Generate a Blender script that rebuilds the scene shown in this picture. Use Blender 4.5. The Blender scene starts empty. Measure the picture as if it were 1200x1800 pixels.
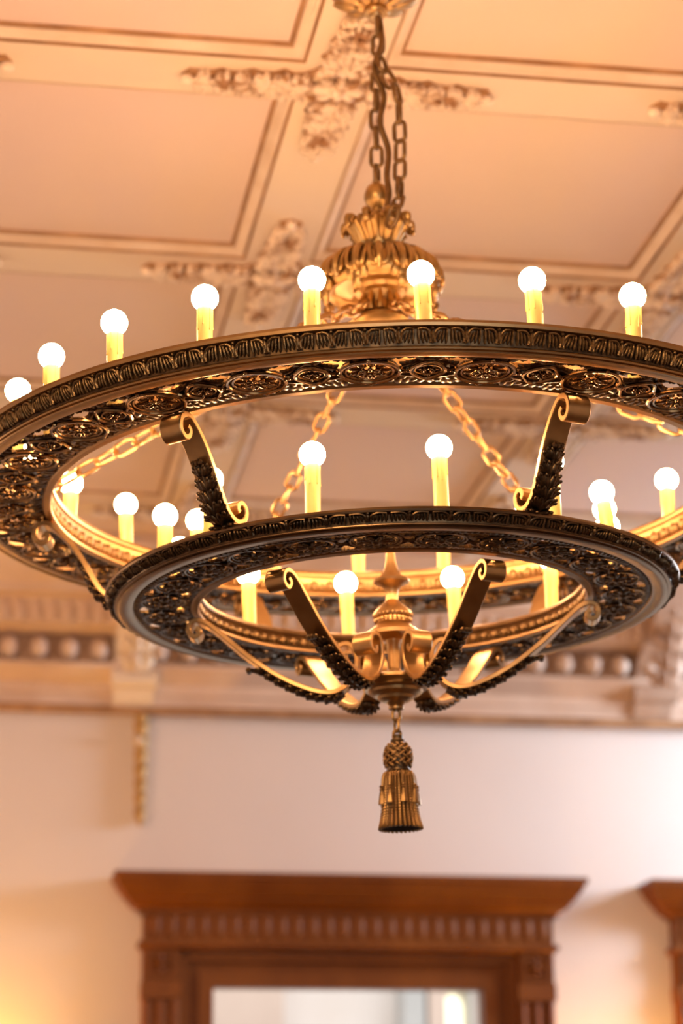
import bpy, math, random
from mathutils import Matrix, Vector

random.seed(7)
PI = math.pi
S = bpy.context.scene
COL = S.collection

# ------------------------------------------------------------------ camera
CAMZ = 1.6
PITCH, ROLL, YAW = 0.3061, -0.0093, 0.1668


def cam_axes(pi, ro, ya):
    fw = Vector((math.cos(pi) * math.sin(ya), math.cos(pi) * math.cos(ya), math.sin(pi)))
    r = Vector((math.cos(ya), -math.sin(ya), 0))
    u = r.cross(fw)
    return (r * math.cos(ro) + u * math.sin(ro), -r * math.sin(ro) + u * math.cos(ro), fw)


cd = bpy.data.cameras.new('camera')
cam = bpy.data.objects.new('camera', cd)
COL.objects.link(cam)
S.camera = cam
cd.sensor_fit = 'VERTICAL'
cd.sensor_height = 36.0
cd.sensor_width = 24.0
cd.lens = 4068 / 1800 * 36.0
cd.clip_start = 0.05
cd.clip_end = 200
cd.dof.use_dof = True
cd.dof.focus_distance = 3.12
cd.dof.aperture_fstop = 3.4
cd.dof.aperture_blades = 9
_r, _u, _f = cam_axes(PITCH, ROLL, YAW)
cam.matrix_world = Matrix(((_r.x, _u.x, -_f.x, 0), (_r.y, _u.y, -_f.y, 0), (_r.z, _u.z, -_f.z, CAMZ), (0, 0, 0, 1)))

# ------------------------------------------------------------------ world, daylight, exposure
S.view_settings.view_transform = 'Standard'
S.view_settings.look = 'None'
S.view_settings.gamma = 1.0
S.view_settings.use_curve_mapping = False
S.view_settings.exposure = 0.39
S.cycles.max_bounces = 6
S.cycles.diffuse_bounces = 3
S.cycles.glossy_bounces = 3
S.cycles.transmission_bounces = 3
S.cycles.transparent_max_bounces = 6
S.cycles.caustics_reflective = False
S.cycles.caustics_refractive = False
W = bpy.data.worlds.new('world')
S.world = W
W.use_nodes = True
W.node_tree.nodes['Background'].inputs[0].default_value = (0.98, 0.97, 1.0, 1)
W.node_tree.nodes['Background'].inputs[1].default_value = 1.3


def area_light(name, loc, target, sx, sy, power, color):
    d = bpy.data.lights.new(name, 'AREA')
    d.shape = 'RECTANGLE'
    d.size, d.size_y = sx, sy
    d.energy = power
    d.color = color
    o = bpy.data.objects.new(name, d)
    COL.objects.link(o)
    o.location = loc
    o.rotation_euler = (Vector(target) - Vector(loc)).to_track_quat('-Z', 'Y').to_euler()
    return o


# daylight entering by the high window of the right wall and by the windows behind the camera
area_light('daylight_high_window', (4.15, 6.55, 3.30), (1.9, 7.4, 2.75), 1.0, 0.8, 92, (0.66, 0.81, 1.0))
area_light('daylight_rear_windows', (0.6, -2.9, 2.0), (0.6, 2.0, 1.4), 3.2, 1.8, 11, (0.66, 0.78, 1.0))
area_light('warm_fill_behind_camera', (-0.9, 0.2, 3.45), (0.6, 3.3, 2.6), 1.2, 0.4, 42, (1.0, 0.62, 0.32))  # unseen warm fill for the chandelier's front, added without a fixture
area_light('warm_fill_left', (-1.9, 5.2, 2.5), (1.2, 6.9, 3.25), 0.7, 0.7, 17, (1.0, 0.66, 0.42))  # unseen warm fill added to lift the far wall and ceiling

BULB_POWER = 94.0
SCONCE_POWER = 19.0

# ------------------------------------------------------------------ materials


def new_mat(name):
    m = bpy.data.materials.new(name)
    m.use_nodes = True
    return m, m.node_tree.nodes, m.node_tree.links, m.node_tree.nodes['Principled BSDF']


def mottled(name, c1, c2, scale=6.0, rough=0.6, metal=0.0, bump=0.0, bscale=None, detail=4.0, stretch=None, spec=None, r2=None, p=(0.32, 0.70)):
    m, N, L, B = new_mat(name)
    tc = N.new('ShaderNodeTexCoord')
    mp = N.new('ShaderNodeMapping')
    if stretch:
        mp.inputs['Scale'].default_value = stretch
    L.new(tc.outputs['Object'], mp.inputs[0])
    nz = N.new('ShaderNodeTexNoise')
    nz.inputs['Scale'].default_value = scale
    nz.inputs['Detail'].default_value = detail
    L.new(mp.outputs[0], nz.inputs['Vector'])
    rp = N.new('ShaderNodeValToRGB')
    rp.color_ramp.elements[0].position = p[0]
    rp.color_ramp.elements[1].position = p[1]
    rp.color_ramp.elements[0].color = (*c1, 1)
    rp.color_ramp.elements[1].color = (*c2, 1)
    L.new(nz.outputs['Fac'], rp.inputs[0])
    L.new(rp.outputs[0], B.inputs['Base Color'])
    B.inputs['Roughness'].default_value = rough
    B.inputs['Metallic'].default_value = metal
    if spec is not None:
        B.inputs['Specular IOR Level'].default_value = spec
    if r2 is not None:
        mr = N.new('ShaderNodeMapRange')
        mr.inputs[3].default_value = rough
        mr.inputs[4].default_value = r2
        L.new(nz.outputs['Fac'], mr.inputs[0])
        L.new(mr.outputs[0], B.inputs['Roughness'])
    if bump:
        n2 = N.new('ShaderNodeTexNoise')
        n2.inputs['Scale'].default_value = bscale or scale * 4
        n2.inputs['Detail'].default_value = 3
        L.new(mp.outputs[0], n2.inputs['Vector'])
        bp = N.new('ShaderNodeBump')
        bp.inputs['Strength'].default_value = bump
        bp.inputs['Distance'].default_value = 0.01
        L.new(n2.outputs['Fac'], bp.inputs['Height'])
        L.new(bp.outputs[0], B.inputs['Normal'])
    return m


M = {}
M['bronze'] = mottled('brushed_bronze', (0.40, 0.235, 0.095), (0.52, 0.32, 0.14), 18, 0.30, 1.0, r2=0.42)
M['brass'] = mottled('warm_brass', (0.47, 0.29, 0.12), (0.58, 0.37, 0.165), 30, 0.30, 1.0, r2=0.42)
M['bronze_shaded'] = mottled('shaded_bronze', (0.20, 0.12, 0.058), (0.29, 0.18, 0.09), 18, 0.30, 1.0, r2=0.42)  # same bronze darkened in colour, as the lower ring catches less front light
M['hub'] = mottled('hub_brass', (0.36, 0.215, 0.075), (0.50, 0.31, 0.12), 60, 0.32, 1.0, r2=0.44)
M['medal'] = mottled('medallion_bronze', (0.20, 0.115, 0.045), (0.34, 0.20, 0.085), 60, 0.22, 1.0)
M['relief'] = mottled('antique_bronze_relief', (0.16, 0.098, 0.042), (0.42, 0.27, 0.12), 160, 0.36, 0.95, bump=0.25, bscale=500)
M['dark'] = mottled('dark_patina_bronze', (0.055, 0.034, 0.018), (0.165, 0.10, 0.045), 120, 0.34, 0.9)
M['chain'] = mottled('aged_chain_bronze', (0.155, 0.085, 0.034), (0.26, 0.15, 0.06), 60, 0.40, 0.9)
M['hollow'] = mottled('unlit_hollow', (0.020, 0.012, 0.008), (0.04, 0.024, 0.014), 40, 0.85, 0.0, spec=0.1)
M['tassel'] = mottled('tassel_bronze', (0.26, 0.15, 0.055), (0.42, 0.25, 0.10), 90, 0.40, 0.9)
M['wax'], _N, _L, _B = new_mat('ivory_candle_resin')
_B.inputs['Base Color'].default_value = (0.93, 0.66, 0.20, 1)
_B.inputs['Roughness'].default_value = 0.38
M['bulb'], _N, _L, _B = new_mat('glowing_bulb')
_B.inputs['Base Color'].default_value = (1, 0.9, 0.75, 1)
_B.inputs['Emission Color'].default_value = (1.0, 0.575, 0.285, 1)
_B.inputs['Emission Strength'].default_value = BULB_POWER
M['sconce_shade'], _N, _L, _B = new_mat('lit_sconce_shade')
_B.inputs['Base Color'].default_value = (0.9, 0.8, 0.6, 1)
_B.inputs['Emission Color'].default_value = (1.0, 0.55, 0.2, 1)
_B.inputs['Emission Strength'].default_value = 10
M['plaster'] = mottled('rose_cream_plaster', (0.78, 0.665, 0.60), (0.83, 0.72, 0.65), 1.3, 0.8)
M['ceil'] = mottled('ceiling_panel_paint', (0.83, 0.63, 0.57), (0.87, 0.66, 0.48), 1.2, 0.7, stretch=(1.6, 0.5, 1))
M['beam'] = mottled('cream_beam_paint', (0.83, 0.66, 0.52), (0.88, 0.70, 0.50), 2.5, 0.65)
M['mould'] = mottled('glazed_moulding', (0.74, 0.54, 0.38), (0.86, 0.68, 0.53), 9, 0.6)
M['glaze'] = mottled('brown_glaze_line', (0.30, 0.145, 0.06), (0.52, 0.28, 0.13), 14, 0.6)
M['frond'] = mottled('cream_leaf_relief', (0.40, 0.20, 0.09), (0.87, 0.69, 0.52), 26, 0.6, p=(0.36, 0.50))
M['cornice'] = mottled('cornice_cream', (0.66, 0.45, 0.32), (0.78, 0.58, 0.45), 5, 0.6)
M['cornice_dark'] = mottled('cornice_brown', (0.42, 0.25, 0.16), (0.54, 0.35, 0.24), 7, 0.6)
M['oak'] = mottled('honey_oak', (0.155, 0.040, 0.004), (0.24, 0.070, 0.008), 5, 0.5, stretch=(1, 1, 0.25), bump=0.05, bscale=40, spec=0.25)
M['floor'] = mottled('dark_wood_floor', (0.075, 0.04, 0.02), (0.13, 0.07, 0.035), 3, 0.35, stretch=(0.4, 4, 1))
M['gilt'] = mottled('gilt_drop', (0.46, 0.26, 0.09), (0.62, 0.38, 0.15), 20, 0.5, 0.3)
M['stone'] = mottled('pale_stone', (0.80, 0.72, 0.66), (0.90, 0.84, 0.80), 2, 0.8)
M['stone_grey'] = mottled('grey_stone', (0.42, 0.42, 0.41), (0.52, 0.51, 0.49), 2, 0.8)
M['stone_rose'] = mottled('rose_stone', (0.60, 0.46, 0.38), (0.70, 0.55, 0.46), 2, 0.8)
M['reflglow'], _N, _L, _B = new_mat('lamp_reflection')
_B.inputs['Emission Color'].default_value = (1.0, 0.93, 0.62, 1)
_B.inputs['Emission Strength'].default_value = 1.6
# old wavy window glass
gm, N, L, B = new_mat('old_wavy_glass')
N.remove(B)
out = N['Material Output']
tr = N.new('ShaderNodeBsdfTransparent')
tr.inputs[0].default_value = (0.95, 0.95, 0.93, 1)
gl = N.new('ShaderNodeBsdfGlossy')
gl.inputs['Roughness'].default_value = 0.02
mx = N.new('ShaderNodeMixShader')
fr = N.new('ShaderNodeFresnel')
fr.inputs[0].default_value = 1.5
nz = N.new('ShaderNodeTexNoise')
nz.inputs['Scale'].default_value = 7
bp = N.new('ShaderNodeBump')
bp.inputs['Strength'].default_value = 0.25
L.new(nz.outputs['Fac'], bp.inputs['Height'])
L.new(bp.outputs[0], gl.inputs['Normal'])
L.new(fr.outputs[0], mx.inputs[0])
L.new(tr.outputs[0], mx.inputs[1])
L.new(gl.outputs[0], mx.inputs[2])
L.new(mx.outputs[0], out.inputs[0])
M['glass'] = gm

# ------------------------------------------------------------------ mesh helpers


class MB:
    def __init__(s):
        s.v = []
        s.f = []
        s.marks = []

    def mat(s, i):
        s.marks.append((len(s.f), i))
        return s

    def box(s, x0, x1, y0, y1, z0, z1):
        b = len(s.v)
        s.v += [(x, y, z) for z in (z0, z1) for y in (y0, y1) for x in (x0, x1)]
        for q in ((0, 2, 3, 1), (4, 5, 7, 6), (0, 1, 5, 4), (2, 6, 7, 3), (0, 4, 6, 2), (1, 3, 7, 5)):
            s.f.append(tuple(b + i for i in q))
        return s

    def lathe(s, prof, n=48, closed=False, c=(0, 0), mod=None):
        b = len(s.v)
        m = len(prof)
        for i in range(n):
            a = 2 * PI * i / n
            for (r, z) in prof:
                rr = r if mod is None else r * mod(a, z)
                s.v.append((c[0] + rr * math.sin(a), c[1] - rr * math.cos(a), z))
        for i in range(n):
            j = (i + 1) % n
            for k in range(m if closed else m - 1):
                k2 = (k + 1) % m
                s.f.append((b + i * m + k, b + j * m + k, b + j * m + k2, b + i * m + k2))
        return s

    def ell(s, c, X, Y, Z, nu=8, nv=5):
        """ellipsoid with half axis vectors X, Y, Z"""
        b = len(s.v)
        c, X, Y, Z = Vector(c), Vector(X), Vector(Y), Vector(Z)
        s.v.append(tuple(c + Z))
        for j in range(1, nv):
            t = PI * j / nv
            for i in range(nu):
                a = 2 * PI * i / nu
                s.v.append(tuple(c + X * (math.sin(t) * math.cos(a)) + Y * (math.sin(t) * math.sin(a)) + Z * math.cos(t)))
        s.v.append(tuple(c - Z))
        e = len(s.v) - 1
        for i in range(nu):
            i2 = (i + 1) % nu
            s.f.append((b, b + 1 + i, b + 1 + i2))
            for j in range(nv - 2):
                p = b + 1 + j * nu
                s.f.append((p + i, p + nu + i, p + nu + i2, p + i2))
            p = b + 1 + (nv - 2) * nu
            s.f.append((p + i, e, p + i2))
        return s

    def tube(s, path, rad, n=8, closed=False, flat=1.0):
        b = len(s.v)
        P = [Vector(p) for p in path]
        m = len(P)
        up = None
        for k in range(m):
            if closed:
                t = P[(k + 1) % m] - P[k - 1]
            else:
                t = P[min(k + 1, m - 1)] - P[max(k - 1, 0)]
            t.normalize()
            if up is None:
                up = t.orthogonal().normalized()
            up = (up - t * up.dot(t)).normalized()
            w = t.cross(up)
            r = rad(k / (m - 1)) if callable(rad) else rad
            for i in range(n):
                a = 2 * PI * i / n
                s.v.append(tuple(P[k] + up * (r * math.cos(a)) + w * (r * flat * math.sin(a))))
        for k in range(m if closed else m - 1):
            k2 = (k + 1) % m
            for i in range(n):
                i2 = (i + 1) % n
                s.f.append((b + k * n + i, b + k * n + i2, b + k2 * n + i2, b + k2 * n + i))
        if not closed:
            s.f.append(tuple(b + i for i in range(n)))
            s.f.append(tuple(b + (m - 1) * n + i for i in reversed(range(n))))
        return s

    def grid_strip(s, path, width, thick, ch=0.0012):
        """flat bar with chamfered edges: path of (r, z), extruded along tangential x"""
        b = len(s.v)
        m = len(path)
        hw, ht = width / 2, thick / 2
        cs = [(-hw + ch, -ht), (hw - ch, -ht), (hw, -ht + ch), (hw, ht - ch), (hw - ch, ht), (-hw + ch, ht), (-hw, ht - ch), (-hw, -ht + ch)]
        for k in range(m):
            p = path[k]
            q0, q1 = path[max(k - 1, 0)], path[min(k + 1, m - 1)]
            tx, tz = q1[0] - q0[0], q1[1] - q0[1]
            l = math.hypot(tx, tz)
            nx, nz_ = -tz / l, tx / l
            for (t, h) in cs:
                s.v.append((t, -(p[0] + nx * h), p[1] + nz_ * h))
        for k in range(m - 1):
            for i in range(8):
                j = (i + 1) % 8
                s.f.append((b + k * 8 + i, b + k * 8 + j, b + k * 8 + 8 + j, b + k * 8 + 8 + i))
        s.f.append(tuple(b + i for i in range(8)))
        s.f.append(tuple(b + (m - 1) * 8 + i for i in reversed(range(8))))
        return s

    def prism(s, poly, y0, y1):
        """polygon in x,z extruded along y"""
        b = len(s.v)
        n = len(poly)
        s.v += [(x, y0, z) for x, z in poly] + [(x, y1, z) for x, z in poly]
        s.f.append(tuple(b + i for i in range(n)))
        s.f.append(tuple(b + n + i for i in reversed(range(n))))
        for i in range(n):
            j = (i + 1) % n
            s.f.append((b + i, b + n + i, b + n + j, b + j))
        return s

    def mesh(s, name, mat, smooth=True, angle=40):
        me = bpy.data.meshes.new(name)
        me.from_pydata(s.v, [], s.f)
        me.update()
        if s.marks:
            marks = s.marks + [(len(s.f), 0)]
            for (a, i), (b, _) in zip(marks, marks[1:]):
                for k in range(a, b):
                    me.polygons[k].material_index = i
        import bmesh
        bm = bmesh.new()
        bm.from_mesh(me)
        bmesh.ops.recalc_face_normals(bm, faces=bm.faces)
        bm.to_mesh(me)
        bm.free()
        if smooth:
            me.shade_smooth()
            try:
                me.set_sharp_from_angle(angle=math.radians(angle))
            except Exception:
                pass
        for q in (mat if isinstance(mat, (list, tuple)) else [mat]):
            me.materials.append(M[q])
        return me

    def build(s, name, mat, parent=None, smooth=True, angle=40):
        return place(name, s.mesh(name, mat, smooth, angle), parent)


def place(name, me, parent=None, rz=0.0, loc=(0, 0, 0), rot=None):
    o = bpy.data.objects.new(name, me)
    COL.objects.link(o)
    o.parent = parent
    o.location = loc
    o.rotation_euler = rot if rot else (0, 0, rz)
    return o


def empty(name, parent=None):
    o = bpy.data.objects.new(name, None)
    COL.objects.link(o)
    o.parent = parent
    return o


def tag(o, label=None, cat=None, group=None, kind=None):
    for k, v in (('label', label), ('category', cat), ('group', group), ('kind', kind)):
        if v:
            o[k] = v
    return o


def spline(pts, n=8, closed=False):
    """Catmull-Rom through points"""
    out_ = []
    m = len(pts)
    rng = range(m) if closed else range(m - 1)
    for i in rng:
        g = lambda k: Vector(pts[k % m]) if closed else Vector(pts[max(0, min(m - 1, k))])
        p0, p1, p2, p3 = g(i - 1), g(i), g(i + 1), g(i + 2)
        for j in range(n):
            t = j / n
            out_.append(tuple(0.5 * ((2 * p1) + (p2 - p0) * t + (2 * p0 - 5 * p1 + 4 * p2 - p3) * t * t + (3 * p1 - p0 - 3 * p2 + p3) * t ** 3)))
    if not closed:
        out_.append(tuple(Vector(pts[-1])))
    return out_


# ------------------------------------------------------------------ the room shell
SOF = CAMZ + 2.10            # height of the beam soffits
PAN = SOF + 0.022            # height of the coffer panels
WY = 7.40                    # far wall
X0, X1, Y0 = -2.6, 3.72, -2.6
PITCHC = 0.911
BX = [0.6565 + PITCHC * k for k in range(-3, 4)]
BY = [3.893 + PITCHC * k for k in range(-3, 4)]
BW = 0.147

tag(MB().box(X0 - 0.2, X1 + 0.2, Y0 - 0.2, WY + 0.3, -0.1, 0).build('floor', 'floor', smooth=False), 'dark wooden floor of the room', 'floor', kind='structure')
ceiling = MB().box(X0 - 0.2, X1 + 0.2, Y0 - 0.2, WY + 0.3, PAN, PAN + 0.15).build('ceiling', 'ceil', smooth=False)
tag(ceiling, 'cream coffered plaster ceiling with moulded beams and leaf bosses', 'ceiling', kind='structure')
for x in BX:
    MB().box(x - BW / 2, x + BW / 2, Y0, WY, SOF, PAN + 0.01).build('ceiling_beam', 'beam', ceiling, smooth=False)
for y in BY:
    for i in range(len(BX) - 1):
        MB().box(BX[i] + BW / 2, BX[i + 1] - BW / 2, y - BW / 2, y + BW / 2, SOF, PAN + 0.01).build('cross_beam', 'beam', ceiling, smooth=False)


def frame_loop(mb, hx, hy, prof):
    """profile (inset from the soffit edge into the coffer, height) round a rectangle"""
    b = len(mb.v)
    m = len(prof)
    for (sx, sy) in ((-1, -1), (1, -1), (1, 1), (-1, 1)):
        for (i, h) in prof:
            mb.v.append((sx * (hx - i), sy * (hy - i), h))
    for k in range(4):
        k2 = (k + 1) % 4
        for j in range(m - 1):
            mb.f.append((b + k * m + j, b + k2 * m + j, b + k2 * m + j + 1, b + k * m + j + 1))
    return mb


HC = (PITCHC - BW) / 2
me_m1 = frame_loop(MB(), HC, HC, [(0.003, 0.006), (0.006, 0.003), (0.012, 0.0035), (0.016, 0.008), (0.022, 0.010), (0.027, 0.014), (0.028, 0.022)]).mesh('coffer_moulding', 'mould', True, 30)
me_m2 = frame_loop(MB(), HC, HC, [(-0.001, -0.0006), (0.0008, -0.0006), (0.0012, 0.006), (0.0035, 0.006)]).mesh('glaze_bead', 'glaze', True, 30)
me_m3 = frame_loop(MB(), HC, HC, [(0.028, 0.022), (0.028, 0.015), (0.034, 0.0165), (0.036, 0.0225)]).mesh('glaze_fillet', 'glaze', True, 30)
for i in range(len(BX) - 1):
    for j in range(len(BY) - 1):
        c = ((BX[i] + BX[i + 1]) / 2, (BY[j] + BY[j + 1]) / 2, SOF)
        place('coffer_moulding', me_m1, ceiling, 0, c)
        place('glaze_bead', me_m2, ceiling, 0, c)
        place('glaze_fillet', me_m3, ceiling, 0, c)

# leaf fronds at the beam crossings, authored pointing to +y from the crossing
fm, fb = MB(), MB()
rnd = random.Random(3)
outl = []
for k in range(13):
    t = k / 12
    outl.append((0.054 * (1 - 0.55 * t) * (0.82 + 0.22 * math.cos(k * 2.1)), 0.05 + 0.235 * t))
poly = outl + [(0.0, 0.298)] + [(-x, y) for x, y in reversed(outl)]
b0 = len(fb.v)
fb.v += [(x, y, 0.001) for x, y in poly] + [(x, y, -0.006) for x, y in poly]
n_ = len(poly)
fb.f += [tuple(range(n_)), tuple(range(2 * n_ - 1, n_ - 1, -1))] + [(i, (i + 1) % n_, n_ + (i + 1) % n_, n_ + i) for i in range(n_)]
fm.tube([(0, 0.03, -0.01), (0, 0.12, -0.013), (0, 0.2, -0.012), (0, 0.285, -0.012)], lambda t: 0.008 * (1 - 0.5 * t), 6)
for k in range(6):
    y = 0.055 + 0.038 * k
    for sx in (-1, 1):
        for (an, ln) in ((1.25, 0.034), (0.75, 0.036), (0.3, 0.03)):
            sc = (1 - 0.07 * k)
            d = Vector((sx * math.sin(an), math.cos(an), 0))
            e = Vector((d.y, -d.x, 0))
            c = Vector((sx * 0.004, y, -0.010)) + d * ln * sc * 0.72
            fm.ell(c, d * ln * sc * 0.62, e * 0.0075 * sc, Vector((0, 0, 0.012)), 8, 5)
            fm.ell(c + d * ln * sc * 0.5 + Vector((0, 0, -0.007)), d * 0.008, e * 0.0075 * sc, Vector((0, 0, 0.007)), 6, 4)
fm.ell((0, 0.288, -0.012), (0.012, 0, 0), (0, 0.014, 0), (0, 0, 0.012))
me_fr, me_fb = fm.mesh('acanthus_frond', 'frond'), fb.mesh('frond_backing', 'glaze', False)  # brown backing plate added to darken the gaps between the leaflets
bm_ = MB()
for k in range(8):
    a = k * PI / 4
    bm_.ell((0.03 * math.cos(a), 0.03 * math.sin(a), -0.012), (0.024 * math.cos(a), 0.024 * math.sin(a), 0), (-0.010 * math.sin(a), 0.010 * math.cos(a), 0), (0, 0, 0.012))
bm_.ell((0, 0, -0.018), (0.016, 0, 0), (0, 0.016, 0), (0, 0, 0.014))
me_boss = bm_.mesh('rosette_boss', 'frond')
for x in BX[1:6]:
    for y in BY[1:]:
        place('rosette_boss', me_boss, ceiling, 0, (x, y, SOF))
        for q in range(4):
            f_ = place('acanthus_frond', me_fr, ceiling, q * PI / 2, (x, y, SOF))
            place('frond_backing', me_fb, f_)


def wall_with_holes(name, axis, pos, a0, a1, z1, holes, th, outward, label):
    """wall in the plane axis=pos; holes = [(a0,a1,z0,z1)] sorted along a"""
    mb = MB()
    p0, p1 = sorted((pos, pos + outward * th))

    def put(u0, u1, w0, w1):
        if u1 - u0 < 1e-4 or w1 - w0 < 1e-4:
            return
        if axis == 'y':
            mb.box(u0, u1, p0, p1, w0, w1)
        else:
            mb.box(p0, p1, u0, u1, w0, w1)
    cur = a0
    for (h0, h1, w0, w1) in holes:
        put(cur, h0, 0, z1)
        put(h0, h1, 0, w0)
        put(h0, h1, w1, z1)
        cur = h1
    put(cur, a1, 0, z1)
    return tag(mb.build(name, 'plaster', smooth=False), label, 'wall', kind='structure')


WINX = [(0.78, 1.71), (0.78 + 1.735, 1.71 + 1.735)]
wall_with_holes('wall_far', 'y', WY, X0, X1, PAN, [(a, b, 0.25, CAMZ + 0.80) for a, b in WINX], 0.22, 1, 'rose cream plaster wall behind the chandelier')
wall_with_holes('wall_left', 'x', X0, Y0, WY, PAN, [], 0.2, -1, 'rose cream plaster wall left of the frame')
wall_with_holes('wall_right', 'x', X1, Y0, WY, PAN, [(5.95, 7.15, 2.75, 3.55)], 0.2, 1, 'rose cream plaster wall with a high window')
wall_with_holes('wall_rear', 'y', Y0, X0, X1, PAN, [(-1.2, 2.4, 0.8, 2.9)], 0.2, -1, 'rose cream plaster wall behind the camera')

# ------------------------------------------------------------------ cornice along the far wall
def run_x(mb, prof, x0, x1):
    b = len(mb.v)
    n = len(prof)
    mb.v += [(x0, y, z) for y, z in prof] + [(x1, y, z) for y, z in prof]
    for i in range(n - 1):
        mb.f.append((b + i, b + n + i, b + n + i + 1, b + i + 1))
    return mb


Z = lambda z: CAMZ + z
cor = run_x(MB(), [(WY, Z(2.125)), (6.93, Z(2.125)), (6.93, Z(2.085)), (6.96, Z(2.075)), (7.0, Z(2.06)), (7.05, Z(2.03)), (7.09, Z(2.0)), (7.10, Z(1.975)),
                   (7.16, Z(1.965)), (7.18, Z(1.895)), (7.24, Z(1.885)), (7.27, Z(1.880))], X0, X1)
cor = cor.build('trim_1', 'cornice', smooth=True, angle=25)
tag(cor, 'deep carved plaster cornice where far wall meets ceiling', 'cornice', kind='structure')
run_x(MB(), [(7.24, Z(1.885)), (7.31, Z(1.88)), (7.32, Z(1.79)), (7.27, Z(1.785))], X0, X1).build('shadow_band', 'cornice_dark', cor, True, 25)  # recess behind the modillions coloured brown to stand in for its shade
run_x(MB(), [(7.30, Z(1.79)), (7.265, Z(1.788)), (7.265, Z(1.775)), (7.285, Z(1.765)), (7.31, Z(1.745)), (7.33, Z(1.735)), (7.335, Z(1.70)), (7.345, Z(1.698)), (7.35, Z(1.668)), (WY, Z(1.66))], X0, X1).build('lower_moulding', 'cornice', cor, True, 25)
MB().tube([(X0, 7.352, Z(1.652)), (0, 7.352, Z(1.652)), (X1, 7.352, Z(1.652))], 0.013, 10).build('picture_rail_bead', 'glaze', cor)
mm = MB()
mm.ell((0, 0, 0), (0.030, 0, 0), (0, 0.035, 0), (0, 0, 0.036), 12, 8)
me_mod = mm.mesh('modillion', 'cornice')
mm = MB()
mm.ell((0, 0, 0), (0.012, 0, 0), (0, 0.014, 0), (0, 0, 0.036), 8, 6)
me_egg = mm.mesh('reed', 'cornice')
for k in range(-8, 30):
    place('modillion', me_mod, cor, 0, (0.045 + 0.0965 * k, 7.285, Z(1.835)))
for k in range(-14, 54):
    place('reed', me_egg, cor, 0, (0.02 + 0.0508 * k, 7.165, Z(1.928)))


def bracket(name, x, label, mat):
    root = empty(name)
    root.location = (x, WY, Z(1.66))
    tag(root, label, 'bracket', 'carved plaster brackets in the cornice')
    body = spline([(0.0, 0.40), (0.40, 0.40), (0.40, 0.34), (0.36, 0.27), (0.23, 0.22), (0.14, 0.17), (0.11, 0.10), (0.085, 0.04), (0.045, 0.0), (0.0, -0.01)], 5)
    mb = MB()
    b = len(mb.v)
    n = len(body)
    for sx in (-0.065, 0.065):
        mb.v += [(sx, -y, z) for y, z in body]
    mb.f += [tuple(range(n)), tuple(range(2 * n - 1, n - 1, -1))] + [(i, i + 1, n + i + 1, n + i) for i in range(n - 1)]
    mb.build('console_body', mat, root, True, 35)
    MB().tube([(-0.078, -0.345, 0.34), (0.078, -0.345, 0.34)], 0.05, 14).build('volute', mat, root)
    MB().tube([(-0.074, -0.10, 0.085), (0.074, -0.10, 0.085)], 0.034, 14).build('volute', mat, root)
    lf = MB()
    for k in range(5):
        z = 0.31 - 0.05 * k
        y = -(0.36 - 0.035 * k)
        for sx in (-1, 1):
            lf.ell((sx * 0.03, y, z), (0.026, 0, 0.01 * sx), (0, 0.02, 0), (0, 0, 0.028), 8, 5)
        lf.ell((0, y - 0.012, z), (0.012, 0, 0), (0, 0.02, 0), (0, 0, 0.034), 8, 5)
    lf.build('acanthus_leaf', mat, root)
    return root


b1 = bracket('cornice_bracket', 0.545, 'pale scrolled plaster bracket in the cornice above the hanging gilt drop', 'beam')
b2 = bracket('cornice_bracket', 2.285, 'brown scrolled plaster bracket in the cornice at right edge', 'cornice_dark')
dr = empty('wall_drop')
dr.location = (0.578, WY, Z(1.27))
tag(dr, 'slim brown gilt carved drop hanging on wall below the cornice bracket', 'wall ornament')
d = MB()
for k in range(8):
    z = 0.37 - 0.047 * k
    w = 0.022 - 0.0012 * k
    d.ell((0, -0.022, z), (w, 0, 0), (0, 0.020, 0), (0, 0, 0.032), 10, 6)
    for sx in (-1, 1):
        d.ell((sx * w * 0.8, -0.018, z + 0.012), (0.009, 0, 0.006 * sx), (0, 0.014, 0), (0, 0, 0.022), 8, 5)
d.build('leaf_string', 'gilt', dr)
d = MB()
d.ell((-0.012, -0.045, 0.285), (0.014, 0, 0), (0, 0.014, 0), (0, 0, 0.014), 10, 6)
d.build('rosette', 'frond', dr)

# ------------------------------------------------------------------ oak cased windows


def sweep_u(mb, x0, x1, yb, prof):
    """profile (projection d, z) round the front and two returns of a head piece"""
    b = len(mb.v)
    m = len(prof)
    for k in range(4):
        for (dd, z) in prof:
            x = x0 - dd if k < 2 else x1 + dd
            y = WY if k in (0, 3) else yb - dd
            mb.v.append((x, y, z))
    for k in range(3):
        for j in range(m - 1):
            mb.f.append((b + k * m + j, b + (k + 1) * m + j, b + (k + 1) * m + j + 1, b + k * m + j + 1))
    mb.f.append(tuple(b + k * m for k in range(4)))
    return mb


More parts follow.
